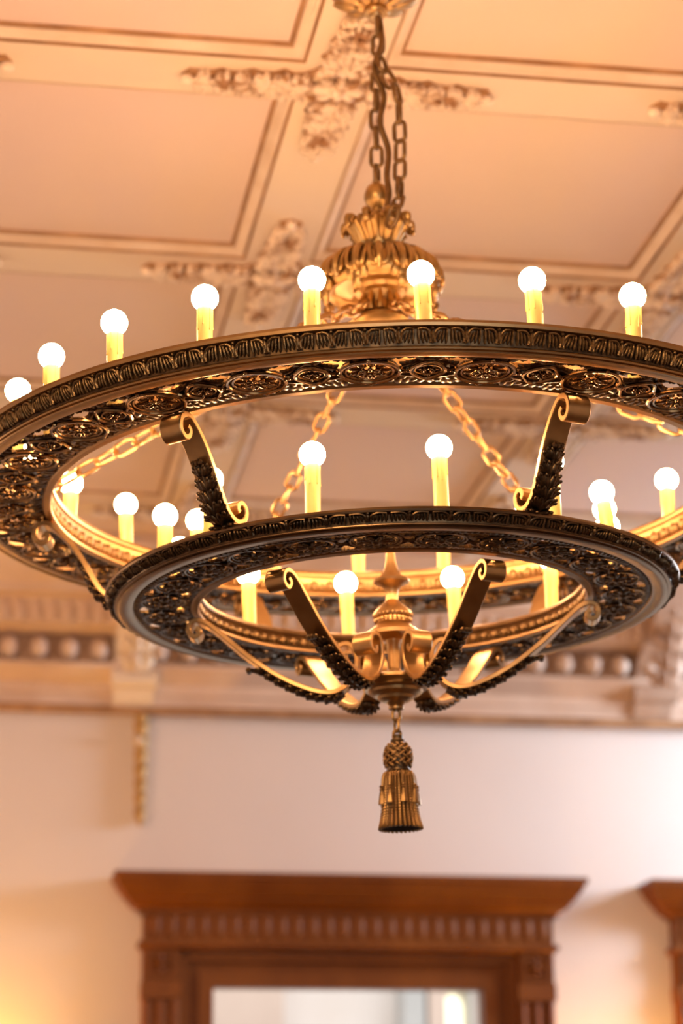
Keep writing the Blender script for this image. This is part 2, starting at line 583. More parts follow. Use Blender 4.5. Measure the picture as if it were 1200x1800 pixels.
def window(name, xo, label, detail):
    root = empty(name)
    root.location = (xo, 0, 0)
    tag(root, label, 'window', kind='structure')
    xa, xb = 0.592, 1.915          # casing outer edges
    yf = 7.335
    sweep_u(MB(), xa - 0.005, xb + 0.005, yf, [(0.095, Z(1.118)), (0.095, Z(1.100)), (0.086, Z(1.096)), (0.080, Z(1.078)), (0.060, Z(1.055)), (0.056, Z(1.045)), (0.046, Z(1.042)), (0.040, Z(1.028)), (0.022, Z(1.016)), (0.012, Z(1.012)), (0.010, Z(1.0))]).build('crown_moulding', 'oak', root, True, 30)
    MB().box(xa, xb, yf, WY, Z(0.905), Z(1.02)).build('frieze_board', 'oak', root, False)
    nfl = 26
    rm = MB()
    rm.ell((0, 0, 0), (0.020, 0, 0), (0, 0.009, 0), (0, 0, 0.044), 10, 6)
    me = rm.mesh('frieze_reed', 'oak')
    for k in range(nfl):
        place('frieze_reed', me, root, 0, (xa + 0.035 + (xb - xa - 0.07) * k / (nfl - 1), yf + 0.002, Z(0.962)))
    sweep_u(MB(), xa, xb, yf, [(0.012, Z(0.912)), (0.016, Z(0.908)), (0.016, Z(0.895)), (0.006, Z(0.890)), (0.0, Z(0.884))]).build('architrave_fillet', 'oak', root, True, 30)
    for s, xc in ((-1, xa + 0.058), (1, xb - 0.058)):
        MB().box(xc - 0.058, xc + 0.058, yf + 0.004, WY, Z(0.788), Z(0.890)).build('corner_block', 'oak', root, False)
        r = MB()
        for k in range(8):
            a = k * PI / 4
            r.ell((xc + 0.02 * math.cos(a), yf, Z(0.842) + 0.018 * math.sin(a)), (0.014 * math.cos(a), 0, 0.014 * math.sin(a)), (0, 0.012, 0), (-0.006 * math.sin(a), 0, 0.006 * math.cos(a)), 6, 4)
        r.ell((xc, yf - 0.003, Z(0.842)), (0.010, 0, 0), (0, 0.012, 0), (0, 0, 0.010), 8, 5)
        r.box(xc - 0.046, xc + 0.046, yf - 0.004, yf + 0.01, Z(0.878), Z(0.886))
        r.box(xc - 0.046, xc + 0.046, yf - 0.004, yf + 0.01, Z(0.798), Z(0.806))
        r.box(xc - 0.046, xc - 0.038, yf - 0.004, yf + 0.01, Z(0.806), Z(0.878))
        r.box(xc + 0.038, xc + 0.046, yf - 0.004, yf + 0.01, Z(0.806), Z(0.878))
        r.build('rosette', 'oak', root)
        MB().box(xc - 0.062, xc + 0.062, yf - 0.006, WY, Z(0.735), Z(0.788)).build('capital', 'oak', root, False)
        MB().box(xc - 0.058, xc + 0.058, yf + 0.012, WY, 0.0, Z(0.735)).build('pilaster', 'oak', root, False)
        for q in (-0.046, 0.0, 0.046):
            MB().tube([(xc + q, yf + 0.012, 0.1), (xc + q, yf + 0.012, 1.2), (xc + q, yf + 0.012, Z(0.733))], 0.0125, 8).build('pilaster_reed', 'oak', root)
    ia, ib = xa + 0.116, xb - 0.116
    # stepped lining of the opening
    def lining(nm, a, b, ztop, w, y0, y1):
        mb = MB()
        mb.box(a, b, y0, y1, ztop - w, ztop)
        mb.box(a, a + w, y0, y1, 0.1, ztop - w)
        mb.box(b - w, b, y0, y1, 0.1, ztop - w)
        mb.build(nm, 'oak', root, False)
    lining('inner_casing', ia, ib, Z(0.884), 0.030, yf + 0.03, WY + 0.02)
    lining('window_jamb', ia + 0.03, ib - 0.03, Z(0.854), 0.035, yf + 0.055, WY + 0.1)
    lining('window_sash', ia + 0.065, ib - 0.065, Z(0.819), 0.045, yf + 0.04, WY + 0.05)
    MB().box(ia + 0.1, ib - 0.1, WY + 0.012, WY + 0.017, 0.12, Z(0.79)).build('window_pane', 'glass', root, False)
    MB().box(xa, xb, yf - 0.05, WY + 0.2, 0.02, 0.25).build('window_sill', 'oak', root, False)
    return root


window('window_1', 0.0, 'oak window with carved crown, reeded frieze and bright pane, under the chandelier', True)
window('window_2', 1.735, 'oak window crown at lower right edge', True)

# pale stone house seen through the panes
h = empty('stone_house')
h.location = (3.4, 13.0, 0)
tag(h, 'pale stone house front seen through the window pane', 'building')
MB().box(-7, 7, 0.0, 0.4, 0, 9).build('house_wall', 'stone', h, False)
for x0_, x1_, m_ in ((-2.15, -1.60, 'stone_rose'), (-0.93, -0.81, 'stone_grey'), (-0.79, -0.69, 'stone_rose'), (-0.555, -0.515, 'stone_grey')):
    MB().box(x0_, x1_, -0.25, 0.0, 0, 8.5).build('pier', m_, h, False)
for xx, hw in ((-0.62, 0.05), (-0.46, 0.035)):
    pl = [(xx - hw, 1.5)] + [(xx + hw * math.cos(PI - PI * k / 8), 2.86 + 0.06 * math.sin(PI * k / 8)) for k in range(9)] + [(xx + hw, 1.5)]
    MB().prism(pl, -0.08, 0.05).build('lamp_reflection', 'reflglow', h, False)  # glowing arches stand in for interior lamp reflections in the glass

# wall lamps beside the windows, below the frame


def sconce(x, label, power):
    root = empty('wall_sconce')
    root.location = (x, WY, 1.85)
    tag(root, label, 'wall lamp', 'wall lamps beside the windows')
    mb = MB()
    mb.ell((0, -0.012, -0.1), (0.05, 0, 0), (0, 0.014, 0), (0, 0, 0.10), 14, 8)
    mb.build('back_plate', 'brass', root)
    MB().tube(spline([(0, -0.01, -0.12), (0, -0.07, -0.16), (0, -0.12, -0.12), (0, -0.12, -0.03)], 6), 0.009, 8).build('arm', 'brass', root)
    MB().lathe([(0.012, -0.03), (0.04, -0.01), (0.055, 0.03), (0.06, 0.10), (0.058, 0.10), (0.052, 0.03), (0.035, -0.005)], 24, c=(0, -0.12)).build('shade', 'sconce_shade', root)
    d = bpy.data.lights.new('sconce_glow', 'POINT')
    d.energy = power
    d.color = (1.0, 0.48, 0.02)
    d.shadow_soft_size = 0.03
    o = bpy.data.objects.new('sconce_glow', d)
    COL.objects.link(o)
    o.parent = root
    o.location = (0, -0.12, 0.06)
    return root


sconce(0.0, 'brass wall lamp with glowing shade left of the centre window', SCONCE_POWER)
sconce(2.12, 'brass wall lamp with glowing shade between the two windows', SCONCE_POWER * 0.3)

# ------------------------------------------------------------------ the chandelier
# local frame: origin on its axis at eye height, -y towards the camera, azimuth from -y towards +x
ch = empty('ring_chandelier')
Rr, Ru, Rf = cam_axes(PITCH, ROLL, YAW)
Cr, Cu, Cf = cam_axes(0.3061, -0.0315, -0.0214)
MR = Matrix((Rr, Ru, Rf))
MC = Matrix((Cr, Cu, Cf))
T = (MR.transposed() @ MC)
o_ = T @ Vector((0, 3.5, 0)) + Vector((0, 0, CAMZ))
ch.matrix_world = Matrix.Translation(o_) @ T.to_4x4()
tag(ch, 'two tier bronze ring chandelier with lit candle bulbs, chains and hanging tassel', 'chandelier')

ARM0 = -31.8
ARMS = [math.radians(ARM0 + 60 * k) for k in range(6)]


def leaf_tongue(R, w, h, z, slope, ribs):
    """one unit of the leaf band, authored at azimuth 0 at (0,-R)"""
    mb = MB()
    for sx in (-1, 1):
        for k in range(ribs):
            f = (k + 0.75) / (ribs + 0.55)
            x = sx * w * 0.5 * f
            hh = h * (0.50 - 0.07 * k)
            tilt = sx * 0.10 * (k + 0.5)
            zc = z - 0.02 * h * k
            y = -(R + 0.0030 - 0.0004 * k)
            mb.ell((x, y, zc), (w * 0.5 / ribs * 0.40, 0, 0), (0, 0.0042, 0), (-tilt * hh, slope * -0.45, hh), 7, 6)
        mb.tube(spline([(sx * w * 0.44, -(R + 0.001), z - h * 0.42), (sx * w * 0.45, -(R + 0.0045), z + h * 0.1), (sx * w * 0.30, -(R + 0.0075), z + h * 0.46), (sx * w * 0.05, -(R + 0.007), z + h * 0.44)], 3), lambda t: 0.0019 * (1.1 - 0.3 * t), 5)
    mb.ell((w * 0.5, -(R + 0.0035), z - h * 0.06), (w * 0.055, 0, 0), (0, 0.0048, 0), (0, slope * -0.45, h * 0.42), 7, 5)
    mb.ell((w * 0.5, -(R + 0.0065), z + h * 0.47), (w * 0.06, 0, 0), (0, 0.0040, 0), (0, 0, w * 0.06), 7, 5)
    return mb


def rosette(mb, c, rx, ry, z, n, lift=0.004):
    for ring, (f, m, ph) in enumerate(((0.66, n, 0.0), (0.36, n - 2, 0.3))):
        for k in range(m):
            a = 2 * PI * k / m + ph
            ca, sa = math.cos(a), math.sin(a)
            p = (c[0] + rx * f * ca, c[1] + ry * f * sa, z - lift * (0.5 + ring))
            l = 0.36 if ring == 0 else 0.26
            wd = 2.0 * f / m
            mb.ell(p, (rx * l * ca, ry * l * sa, -0.0018), (-rx * wd * sa * 1.3, ry * wd * ca * 1.3, 0), (0, 0, 0.0036), 7, 5)
            mb.ell((c[0] + rx * (f + l * 0.8) * ca, c[1] + ry * (f + l * 0.8) * sa, z - lift * (0.9 + ring)), (rx * 0.09, 0, 0), (0, ry * 0.09, 0), (0, 0, 0.0026), 6, 4)
    mb.ell((c[0], c[1], z - 0.010), (rx * 0.15, 0, 0), (0, ry * 0.15, 0), (0, 0, 0.005), 8, 5)


def oval(mb, c, rx, ry, z, wire, n=40, point=0.0):
    pts = []
    for k in range(n):
        a = 2 * PI * k / n
        q = 1 + point * max(0.0, abs(math.sin(a)) - 0.75) * 4
        pts.append((c[0] + rx * math.cos(a), c[1] + ry * q * math.sin(a), z))
    return mb.tube(pts, wire, 6, closed=True)


def openwork(R0, R1, half, z, th, holes, bumps, nu, nv):
    """pierced plate over one sector (azimuth -half..half): relief below, holes cut"""
    mb = MB()
    Rm = (R0 + R1) / 2

    def hole(s, r):
        for (hs, hr, a, b, rot) in holes:
            dx, dy = abs(s) - hs, r - hr
            x = dx * math.cos(rot) + dy * math.sin(rot)
            y = -dx * math.sin(rot) + dy * math.cos(rot)
            if (abs(x) / a) ** 2.0 + (abs(y) / b) ** 2.0 < 1:
                return True
        return False

    def bump(s, r):
        hh = 0.0
        for (hs, hr, a, b, rot, H) in bumps:
            dx, dy = abs(s) - hs, r - hr
            x = (dx * math.cos(rot) + dy * math.sin(rot)) / a
            y = (-dx * math.sin(rot) + dy * math.cos(rot)) / b
            q = x * x + y * y
            if q < 1:
                hh = max(hh, 0.6 * H * math.sqrt(1 - q))
        return hh
    idx = {}
    keep = set()
    for i in range(nu):
        for j in range(nv):
            s = (-half + 2 * half * (i + 0.5) / nu) * Rm
            r = (R0 + (R1 - R0) * (j + 0.5) / nv) - Rm
            if not hole(s, r):
                keep.add((i, j))

    def vert(i, j, top):
        key = (i, j, top)
        if key not in idx:
            a = -half + 2 * half * i / nu
            R = R0 + (R1 - R0) * j / nv
            hh = 0 if top else bump(a * Rm, R - Rm)
            idx[key] = len(mb.v)
            mb.v.append((R * math.sin(a), -R * math.cos(a), z + th if top else z - hh))
        return idx[key]
    for (i, j) in keep:
        mb.f.append((vert(i, j, 0), vert(i + 1, j, 0), vert(i + 1, j + 1, 0), vert(i, j + 1, 0)))
        mb.f.append((vert(i, j, 1), vert(i, j + 1, 1), vert(i + 1, j + 1, 1), vert(i + 1, j, 1)))
        for (di, dj, e) in ((-1, 0, ((i, j + 1), (i, j))), (1, 0, ((i + 1, j), (i + 1, j + 1))), (0, -1, ((i, j), (i + 1, j))), (0, 1, ((i + 1, j + 1), (i, j + 1)))):
            if (i + di, j + dj) not in keep and 0 <= j + dj < nv and 0 <= i + di < nu:
                (p, q) = e
                mb.f.append((vert(*p, 0), vert(*p, 1), vert(*q, 1), vert(*q, 0)))
    return mb


def ring(name, label, outer, inner, Rl, zl, hl, nl, ribs, slope, Ri, zi, hi, ni, m1, m2):
    o = MB().lathe(outer, 240, closed=True).build(name, m1, ch, True, 28)
    o['label'] = label
    MB().lathe(inner, 200, closed=True).build('inner_rim', m1, o, True, 28)
    MB().lathe([(Rl + slope * 0.30, zl + hl * 0.56), (Rl + slope * 0.10, zl + hl * 0.3), (Rl - slope * 0.2, zl - hl * 0.2), (Rl - slope * 0.35, zl - hl * 0.56), (Rl - slope, zl - hl * 0.5), (Rl - slope, zl + hl * 0.5)], 200, closed=True).build('band_ground', 'dark', o, True, 30)  # ground coloured dark to deepen the shade behind the leaf tongues
    w = 2 * PI * Rl / nl
    me = leaf_tongue(Rl, w, hl, zl, slope, ribs).mesh('leaf_tongue', m2)
    for k in range(nl):
        place('leaf_tongue', me, o, 2 * PI * k / nl)
    w = 2 * PI * Ri / ni
    mb = MB()
    mb.ell((0, Ri * -1 + 0.001, zi), (w * 0.30, 0, 0), (0, 0.005, 0), (0, 0, hi * 0.46), 8, 6)
    mb.ell((w * 0.5, -Ri + 0.001, zi - hi * 0.08), (w * 0.10, 0, 0), (0, 0.004, 0), (0, 0, hi * 0.42), 6, 5)
    me = mb.mesh('inner_egg', 'relief')
    for k in range(ni):
        place('inner_egg', me, o, 2 * PI * k / ni)
    return o


# upper ring
PH1 = math.radians(5.74)
PH2 = math.radians(12.2)
zu = 1.1135
upper = ring('upper_ring', 'wide upper bronze ring with leaf band and pierced rosettes',
             [(0.660, 1.148), (0.676, 1.1525), (0.6835, 1.1515), (0.6845, 1.1475), (0.6835, 1.1435), (0.680, 1.1425), (0.6745, 1.1410), (0.668, 1.135), (0.665, 1.127), (0.664, 1.1205),
              (0.6705, 1.1195), (0.6715, 1.1175), (0.6705, 1.1155), (0.667, 1.1150), (0.6685, 1.1135), (0.6675, 1.1118), (0.664, 1.1115), (0.661, 1.1135), (0.652, 1.1120), (0.648, 1.1128), (0.645, 1.1165), (0.645, 1.122), (0.660, 1.124)],
             [(0.546, 1.122), (0.546, 1.1165), (0.543, 1.1125), (0.534, 1.1118), (0.5315, 1.1135), (0.5315, 1.1175), (0.5355, 1.120), (0.5375, 1.126), (0.5365, 1.140), (0.5330, 1.147), (0.5300, 1.1490), (0.5290, 1.153), (0.5300, 1.158), (0.5340, 1.160), (0.540, 1.159), (0.546, 1.150)],
             0.6725, 1.1312, 0.0190, 96, 4, 0.0090, 0.5360, 1.1325, 0.020, 120, 'bronze', 'relief')
big = MB()
cb = (0, -0.597)
big.mat(0)
oval(big, cb, 0.0400, 0.0395, zu - 0.0005, 0.0028, 44)
oval(big, cb, 0.0325, 0.0320, zu + 0.0010, 0.0024, 40)
big.mat(1)
oval(big, cb, 0.0362, 0.0357, zu + 0.0045, 0.0030, 40)
big.mat(0)
rosette(big, cb, 0.0285, 0.0275, zu + 0.005, 9)
for a in (0, PI / 2, PI, -PI / 2):
    big.ell((cb[0] + 0.041 * math.cos(a), cb[1] + 0.043 * math.sin(a), zu), (0.004, 0, 0), (0, 0.004, 0), (0, 0, 0.004), 6, 4)
me_big = big.mesh('medallion', ['medal', 'dark'])
sm = MB()
cs_ = (0, -0.599)
oval(sm, cs_, 0.0240, 0.0230, zu - 0.0005, 0.0024, 32, 0.35)
oval(sm, cs_, 0.0180, 0.0165, zu + 0.0010, 0.0018, 28)
rosette(sm, cs_, 0.0155, 0.0145, zu + 0.005, 6, 0.003)
for sx in (-1, 1):
    sm.tube(spline([(sx * 0.025, -0.594, zu), (sx * 0.030, -0.596, zu - 0.001), (sx * 0.036, -0.592, zu)], 3), 0.0022, 5)
    sm.tube(spline([(sx * 0.025, -0.604, zu), (sx * 0.030, -0.602, zu - 0.001), (sx * 0.036, -0.606, zu)], 3), 0.0022, 5)
    sm.ell((sx * 0.031, -0.599, zu), (0.0035, 0, 0), (0, 0.0035, 0), (0, 0, 0.0035), 6, 4)
me_sm = sm.mesh('small_medallion', 'medal')
Rm_ = (0.545 + 0.646) / 2
lf = []
for k in range(7):            # scalloped leaf lobes along the inner edge
    lf.append((0.006 + 0.011 * k, -0.039 + 0.004 * math.sin(k * 1.9), 0.0068, 0.012, 0.35 - 0.1 * k, 0.006))
    lf.append((0.010 + 0.011 * k, -0.028 + 0.003 * math.cos(k * 2.3), 0.005, 0.009, 0.5, 0.0048))
for k in range(5):            # lobes at the outer edge
    lf.append((0.012 + 0.013 * k, 0.043, 0.0058, 0.010, -0.4, 0.0055))
lf += [(0.030, -0.018, 0.020, 0.005, 0.5, 0.006), (0.045, -0.016, 0.014, 0.004, 0.2, 0.006), (0.034, 0.018, 0.018, 0.0045, -0.5, 0.006)]
holes_u = [(0.0, 0.0035 - 0.001, 0.0155, 0.0145, 0), (0.078, 0.0025, 0.031, 0.030, 0), (0.035, 0.0345, 0.0185, 0.0110, -0.25), (0.0415, 0.014, 0.0075, 0.0085, 0.3), (0.040, -0.0225, 0.0115, 0.0060, 0.35), (0.015, -0.032, 0.007, 0.0040, -0.3), (0.006, 0.044, 0.004, 0.003, 0), (0.060, -0.043, 0.006, 0.003, 0.2)]
me_op = openwork(0.545, 0.646, math.radians(7.5), zu + 0.0030, 0.002, holes_u, lf, 96, 44).mesh('openwork_panel', 'dark', True, 50)
for k in range(24):
    a = PH1 + 2 * PI * k / 24
    place('medallion', me_big, upper, a + math.radians(7.5))
    place('small_medallion', me_sm, upper, a)
    place('openwork_panel', me_op, upper, a)

# lower ring
zd = 0.9478
lower = ring('lower_ring', 'narrower lower bronze ring with leaf band and dark openwork underside',
             [(0.425, 0.966), (0.441, 0.9712), (0.4468, 0.9703), (0.4478, 0.9668), (0.4465, 0.9640), (0.443, 0.9632), (0.4375, 0.9618), (0.433, 0.957), (0.430, 0.953), (0.429, 0.9515),
              (0.4330, 0.9505), (0.4330, 0.9488), (0.4275, 0.9482), (0.4285, 0.9466), (0.4250, 0.9452), (0.416, 0.9458), (0.408, 0.9465), (0.4045, 0.9478), (0.4020, 0.9510), (0.402, 0.956), (0.415, 0.957)],
             [(0.316, 0.956), (0.316, 0.951), (0.313, 0.9475), (0.3045, 0.9462), (0.3015, 0.948), (0.3015, 0.9515), (0.3050, 0.9535), (0.3070, 0.958), (0.3060, 0.968), (0.3030, 0.9725), (0.3000, 0.9740), (0.2990, 0.9770), (0.3000, 0.981), (0.3040, 0.983), (0.310, 0.982), (0.316, 0.975)],
             0.4365, 0.9572, 0.0118, 48, 5, 0.0070, 0.3055, 0.9632, 0.0145, 96, 'bronze_shaded', 'dark')  # rims and leaf tongues coloured darker for the weaker front light here
md = MB()
cm = (0, -0.359)
oval(md, cm, 0.0370, 0.0330, zd + 0.001, 0.0022, 40)
oval(md, cm, 0.0325, 0.0285, zd + 0.0025, 0.0016, 36)
for sx in (-1, 1):
    for (an, ln) in ((0.15, 0.026), (0.65, 0.027), (1.25, 0.028), (1.9, 0.026), (2.6, 0.022)):
        d = Vector((sx * math.sin(an), math.cos(an) * 0.9, 0))
        e = Vector((d.y, -d.x, 0))
        c = Vector((0, cm[1], zd + 0.002)) + d * ln * 0.5
        md.ell(c, d * ln * 0.52, e * 0.0042, Vector((0, 0, 0.0040)), 7, 5)
        md.ell(c + d * ln * 0.45 + Vector((0, 0, -0.002)), d * 0.004, e * 0.0042, Vector((0, 0, 0.003)), 6, 4)
md.ell((0, cm[1], zd), (0.007, 0, 0), (0, 0.007, 0), (0, 0, 0.006), 8, 5)
md.tube(spline([(0.038, cm[1] - 0.004, zd), (0.047, cm[1], zd - 0.002), (0.056, cm[1] - 0.004, zd)], 3), 0.002, 5)
md.tube(spline([(0.038, cm[1] + 0.004, zd), (0.047, cm[1], zd - 0.002), (0.056, cm[1] + 0.004, zd)], 3), 0.002, 5)
me_md = md.mesh('palmette_medallion', 'dark')
lf = []
for k in range(6):
    lf.append((0.004 + 0.0085 * k, 0.036, 0.005, 0.009, -0.3, 0.005))
    lf.append((0.004 + 0.0085 * k, -0.036, 0.005, 0.009, 0.3, 0.005))
lf += [(0.038, 0.020, 0.012, 0.0035, -0.7, 0.005), (0.038, -0.020, 0.012, 0.0035, 0.7, 0.005), (0.012, 0.004, 0.012, 0.006, 0.2, 0.003)]
holes_l = [(0.0195, -0.0130, 0.0115, 0.0085, 0.35), (0.0205, 0.0160, 0.0085, 0.0058, -0.4), (0.041, 0.0285, 0.0085, 0.0070, 0.5), (0.0415, -0.0285, 0.0085, 0.0060, -0.4), (0.0, 0.0215, 0.0030, 0.0050, 0), (0.0445, 0.0105, 0.0022, 0.0034, 0), (0.029, 0.001, 0.0030, 0.0042, 0), (0.014, -0.038, 0.0042, 0.0024, 0)]
me_ol = openwork(0.315, 0.403, math.radians(7.5), zd + 0.0030, 0.002, holes_l, lf, 64, 52).mesh('openwork_panel', 'dark', True, 50)
for k in range(24):
    a = math.radians(-3.2) + 2 * PI * k / 24
    place('palmette_medallion', me_md, lower, a)
    place('openwork_panel', me_ol, lower, a)

# candles
dw = random.Random(11)


def candle_meshes(h):
    mb = MB()
    mb.lathe([(0.0, 0.0), (0.0117, 0.0), (0.0117, 0.004), (0.0113, 0.010), (0.0113, h - 0.003), (0.0105, h), (0.0, h)], 20)
    for k in range(7):
        a = 2 * PI * k / 7 + dw.uniform(-0.2, 0.2)
        ln = dw.uniform(0.022, 0.036)
        r = 0.0114
        sx, cy = math.sin(a), -math.cos(a)
        mb.tube([(r * sx, r * cy, h - 0.002), (r * sx, r * cy, h - ln * 0.6), (r * sx, r * cy, h - ln)], lambda t: 0.0004 + 0.0006 * t, 5)
        mb.ell((r * sx, r * cy, h - ln), (0.0013, 0, 0), (0, 0.0013, 0), (0, 0, 0.0022), 6, 4)
    me1 = mb.mesh('candle_sleeve', 'wax', True, 50)
    bb = MB()
    rb = 0.0192
    zc = h + 0.0160
    prof = [(0.0, zc + rb)] + [(rb * math.sin(t), zc + rb * math.cos(t)) for t in [PI * k / 18 for k in range(1, 14)]] + [(0.0100, h + 0.001), (0.0, h + 0.0005)]
    me2 = bb.lathe(prof, 24).mesh('globe_bulb', 'bulb')
    cu = MB()
    cu.lathe([(0.0, -0.004), (0.017, -0.004), (0.0185, -0.001), (0.0165, 0.003), (0.0125, 0.006), (0.0, 0.006)], 20)
    return me1, me2, cu.mesh('candle_cup', 'bronze')


H1 = 1.2534 - 0.0160 - (zu + 0.007)
H2 = 1.0877 - 0.0160 - (zd + 0.007)
tilts = {}
for (n, ph, R, z0, hh) in ((24, PH1, 0.597, zu + 0.007, H1), (12, PH2, 0.358, zd + 0.007, H2)):
    m1, m2, m3 = candle_meshes(hh)
    for k in range(n):
        a = ph + 2 * PI * k / n
        c = place('candle_sleeve', m1, ch, loc=(R * math.sin(a), -R * math.cos(a), z0), rot=(dw.uniform(-0.025, 0.025), dw.uniform(-0.03, 0.03), dw.uniform(0, 6)))
        if n == 12 and k == 2:
            c.rotation_euler = (0.0, -0.10, 0.0)
        if n == 24 and k == 9:
            c.rotation_euler = (0.0, 0.06, 0.0)
            c.location.z -= 0.014
        place('globe_bulb', m2, c)['label'] = 'lit white globe bulb'
        place('candle_cup', m3, c)

# scroll arms between the rings
up_path = spline([(0.5475, 1.0905), (0.5420, 1.0860), (0.5440, 1.0775), (0.5515, 1.0735), (0.5600, 1.0780), (0.5640, 1.0890), (0.5605, 1.1010), (0.5510, 1.1070), (0.5405, 1.1060), (0.5290, 1.0980),
                  (0.5150, 1.0840), (0.5010, 1.0660), (0.4870, 1.0440), (0.4740, 1.0200), (0.4620, 0.9990), (0.4500, 0.9860), (0.4360, 0.9790), (0.4220, 0.9810), (0.4125, 0.9900), (0.4120, 1.0020), (0.4200, 1.0085), (0.4285, 1.0060), (0.4310, 0.9985), (0.4275, 0.9945)], 5)
lo_path = spline([(0.3075, 0.9240), (0.3020, 0.9205), (0.3030, 0.9140), (0.3090, 0.9100), (0.3165, 0.9140), (0.3195, 0.9230), (0.3160, 0.9320), (0.3080, 0.9360), (0.2980, 0.9345), (0.2850, 0.9270),
                  (0.2590, 0.9040), (0.2340, 0.8810), (0.2060, 0.8590), (0.1780, 0.8400), (0.1470, 0.8240), (0.1190, 0.8140), (0.0960, 0.8120), (0.0790, 0.8190), (0.0660, 0.8330), (0.0590, 0.8500), (0.0585, 0.8680), (0.0640, 0.8820), (0.0740, 0.8880), (0.0850, 0.8840), (0.0905, 0.8740), (0.0880, 0.8630), (0.0800, 0.8585), (0.0740, 0.8625), (0.0745, 0.8690)], 5)


def arm_leaf(path, i0, i1, half, pairs, sidew, tiplift):
    """acanthus overlay running along path[i0..i1] (from base to tip) on its outer side"""
    mb = MB()
    idxs = list(range(i0, i1, 1 if i1 > i0 else -1))
    P = [path[i] for i in idxs]
    m = len(P)

    def fr(t):
        x = t * (m - 1)
        i = min(int(x), m - 2)
        f = x - i
        p = (P[i][0] + (P[i + 1][0] - P[i][0]) * f, P[i][1] + (P[i + 1][1] - P[i][1]) * f)
        a, b = P[max(i - 1, 0)], P[min(i + 2, m - 1)]
        tx, tz = b[0] - a[0], b[1] - a[1]
        l = math.hypot(tx, tz)
        tx, tz = tx / l, tz / l
        n = (tz, -tx)
        if n[0] * 0.6 - n[1] * 0.8 < 0:
            n = (-n[0], -n[1])
        return p, (tx, tz), n

    def pt(t, s, h):
        p, tt, n = fr(t)
        lift = tiplift * max(0.0, (t - 0.85) / 0.15) ** 2
        hh = 0.0045 + h + lift
        return Vector((s, -(p[0] + n[0] * hh), p[1] + n[1] * hh))
    mb.tube([pt(k / 16, 0, 0.004) for k in range(17)], lambda t: 0.0030 * (1.1 - 0.5 * t), 6)
    for k in range(pairs):
        t = (k + 0.2) / pairs * 0.97
        p, tt, n = fr(min(t, 0.99))
        T_ = Vector((0, -tt[0], tt[1]))
        Nn = Vector((0, -n[0], n[1]))
        taper = 1.0 if t < 0.55 else 1.0 - 0.45 * (t - 0.55) / 0.45
        for sx in (-1, 1):
            for (an, ln, h0) in ((0.98, 1.08, 0.0008), (0.62, 1.22, 0.0026), (0.28, 1.05, 0.0044)):
                d = (T_ * math.cos(an) + Vector((sx, 0, 0)) * math.sin(an)).normalized()
                L_ = half * ln * taper * sidew
                base = pt(t, sx * 0.0015, h0)
                c = base + d * L_ * 0.55
                e = d.cross(Nn).normalized()
                mb.ell(c, d * L_ * 0.66, e * 0.0050, Nn * 0.0032, 8, 6)
                tip = base + d * L_ * 1.08 + Nn * 0.0014
                mb.ell(tip, d * 0.0036, e * 0.0030, Nn * 0.0024, 7, 5)
    b = len(mb.v)
    K = 24
    for k in range(K + 1):
        t = k / K
        w_ = half * (0.95 if t < 0.6 else 0.95 - 0.55 * (t - 0.6) / 0.4)
        for sx in (-1, -0.5, 0, 0.5, 1):
            mb.v.append(tuple(pt(t, sx * w_, 0.0022 - 0.0020 * abs(sx))))
    for k in range(K):
        for i in range(4):
            mb.f.append((b + k * 5 + i, b + k * 5 + i + 1, b + k * 5 + 6 + i, b + k * 5 + 5 + i))
    for sx in (-0.7, 0, 0.7):
        mb.ell(pt(1.0, sx * 0.008, 0.004), (0.0045, 0, 0), (0, 0.005, 0), (0, 0, 0.0045), 6, 4)
    return mb


me_ua = MB().grid_strip(up_path, 0.036, 0.0085).mesh('ring_arm', 'brass', True, 30)
me_ul = arm_leaf(up_path, 86, 56, 0.0190, 7, 1.0, 0.004).mesh('acanthus_leaf', 'dark')
me_la = MB().grid_strip(lo_path, 0.034, 0.0075).mesh('basket_arm', 'brass', True, 30)
me_ll = arm_leaf(lo_path, 84, 57, 0.0150, 9, 1.0, 0.008).mesh('acanthus_leaf', 'dark')
for a in ARMS:
    o = place('ring_arm', me_ua, ch, a)
    place('acanthus_leaf', me_ul, o)['label'] = 'dark acanthus leaf on the arm'
for a in ARMS:
    o = place('basket_arm', me_la, ch, a)
    place('acanthus_leaf', me_ll, o)['label'] = 'dark acanthus leaf under the arm'


# chains
def link_mesh(name, L_, Wd, wire, mat):
    pts = []
    r = Wd / 2 - wire
    hl = L_ / 2 - wire - r
    for k in range(9):
        a = PI * k / 8
        pts.append((r * math.cos(a), 0, hl + r * math.sin(a)))
    for k in range(9):
        a = PI + PI * k / 8
        pts.append((r * math.cos(a), 0, -hl + r * math.sin(a)))
    return MB().tube(pts, wire, 8, closed=True).mesh(name, mat)


def hang_chain(name, pts, me, pitch, parent, label, roll0=0.3, step=PI / 2):
    root = empty(name, parent)
    root['label'] = label
    P = [Vector(p) for p in spline(pts, 12)]
    acc = [0]
    for i in range(1, len(P)):
        acc.append(acc[-1] + (P[i] - P[i - 1]).length)
    n = max(1, round(acc[-1] / pitch))
    for k in range(n):
        sdist = (k + 0.5) * acc[-1] / n
        i = max(j for j in range(len(acc)) if acc[j] <= sdist)
        i = min(i, len(P) - 2)
        f = (sdist - acc[i]) / max(1e-9, acc[i + 1] - acc[i])
        p = P[i].lerp(P[i + 1], f)
        t = (P[i + 1] - P[i]).normalized()
        q = t.to_track_quat('Z', 'Y')
        o = place('chain_link', me, root, loc=p)
        o.rotation_mode = 'QUATERNION'
        from mathutils import Quaternion
        o.rotation_quaternion = q @ Quaternion((0, 0, 1), roll0 + step * k + 0.1 * math.sin(k * 1.7))
    return root


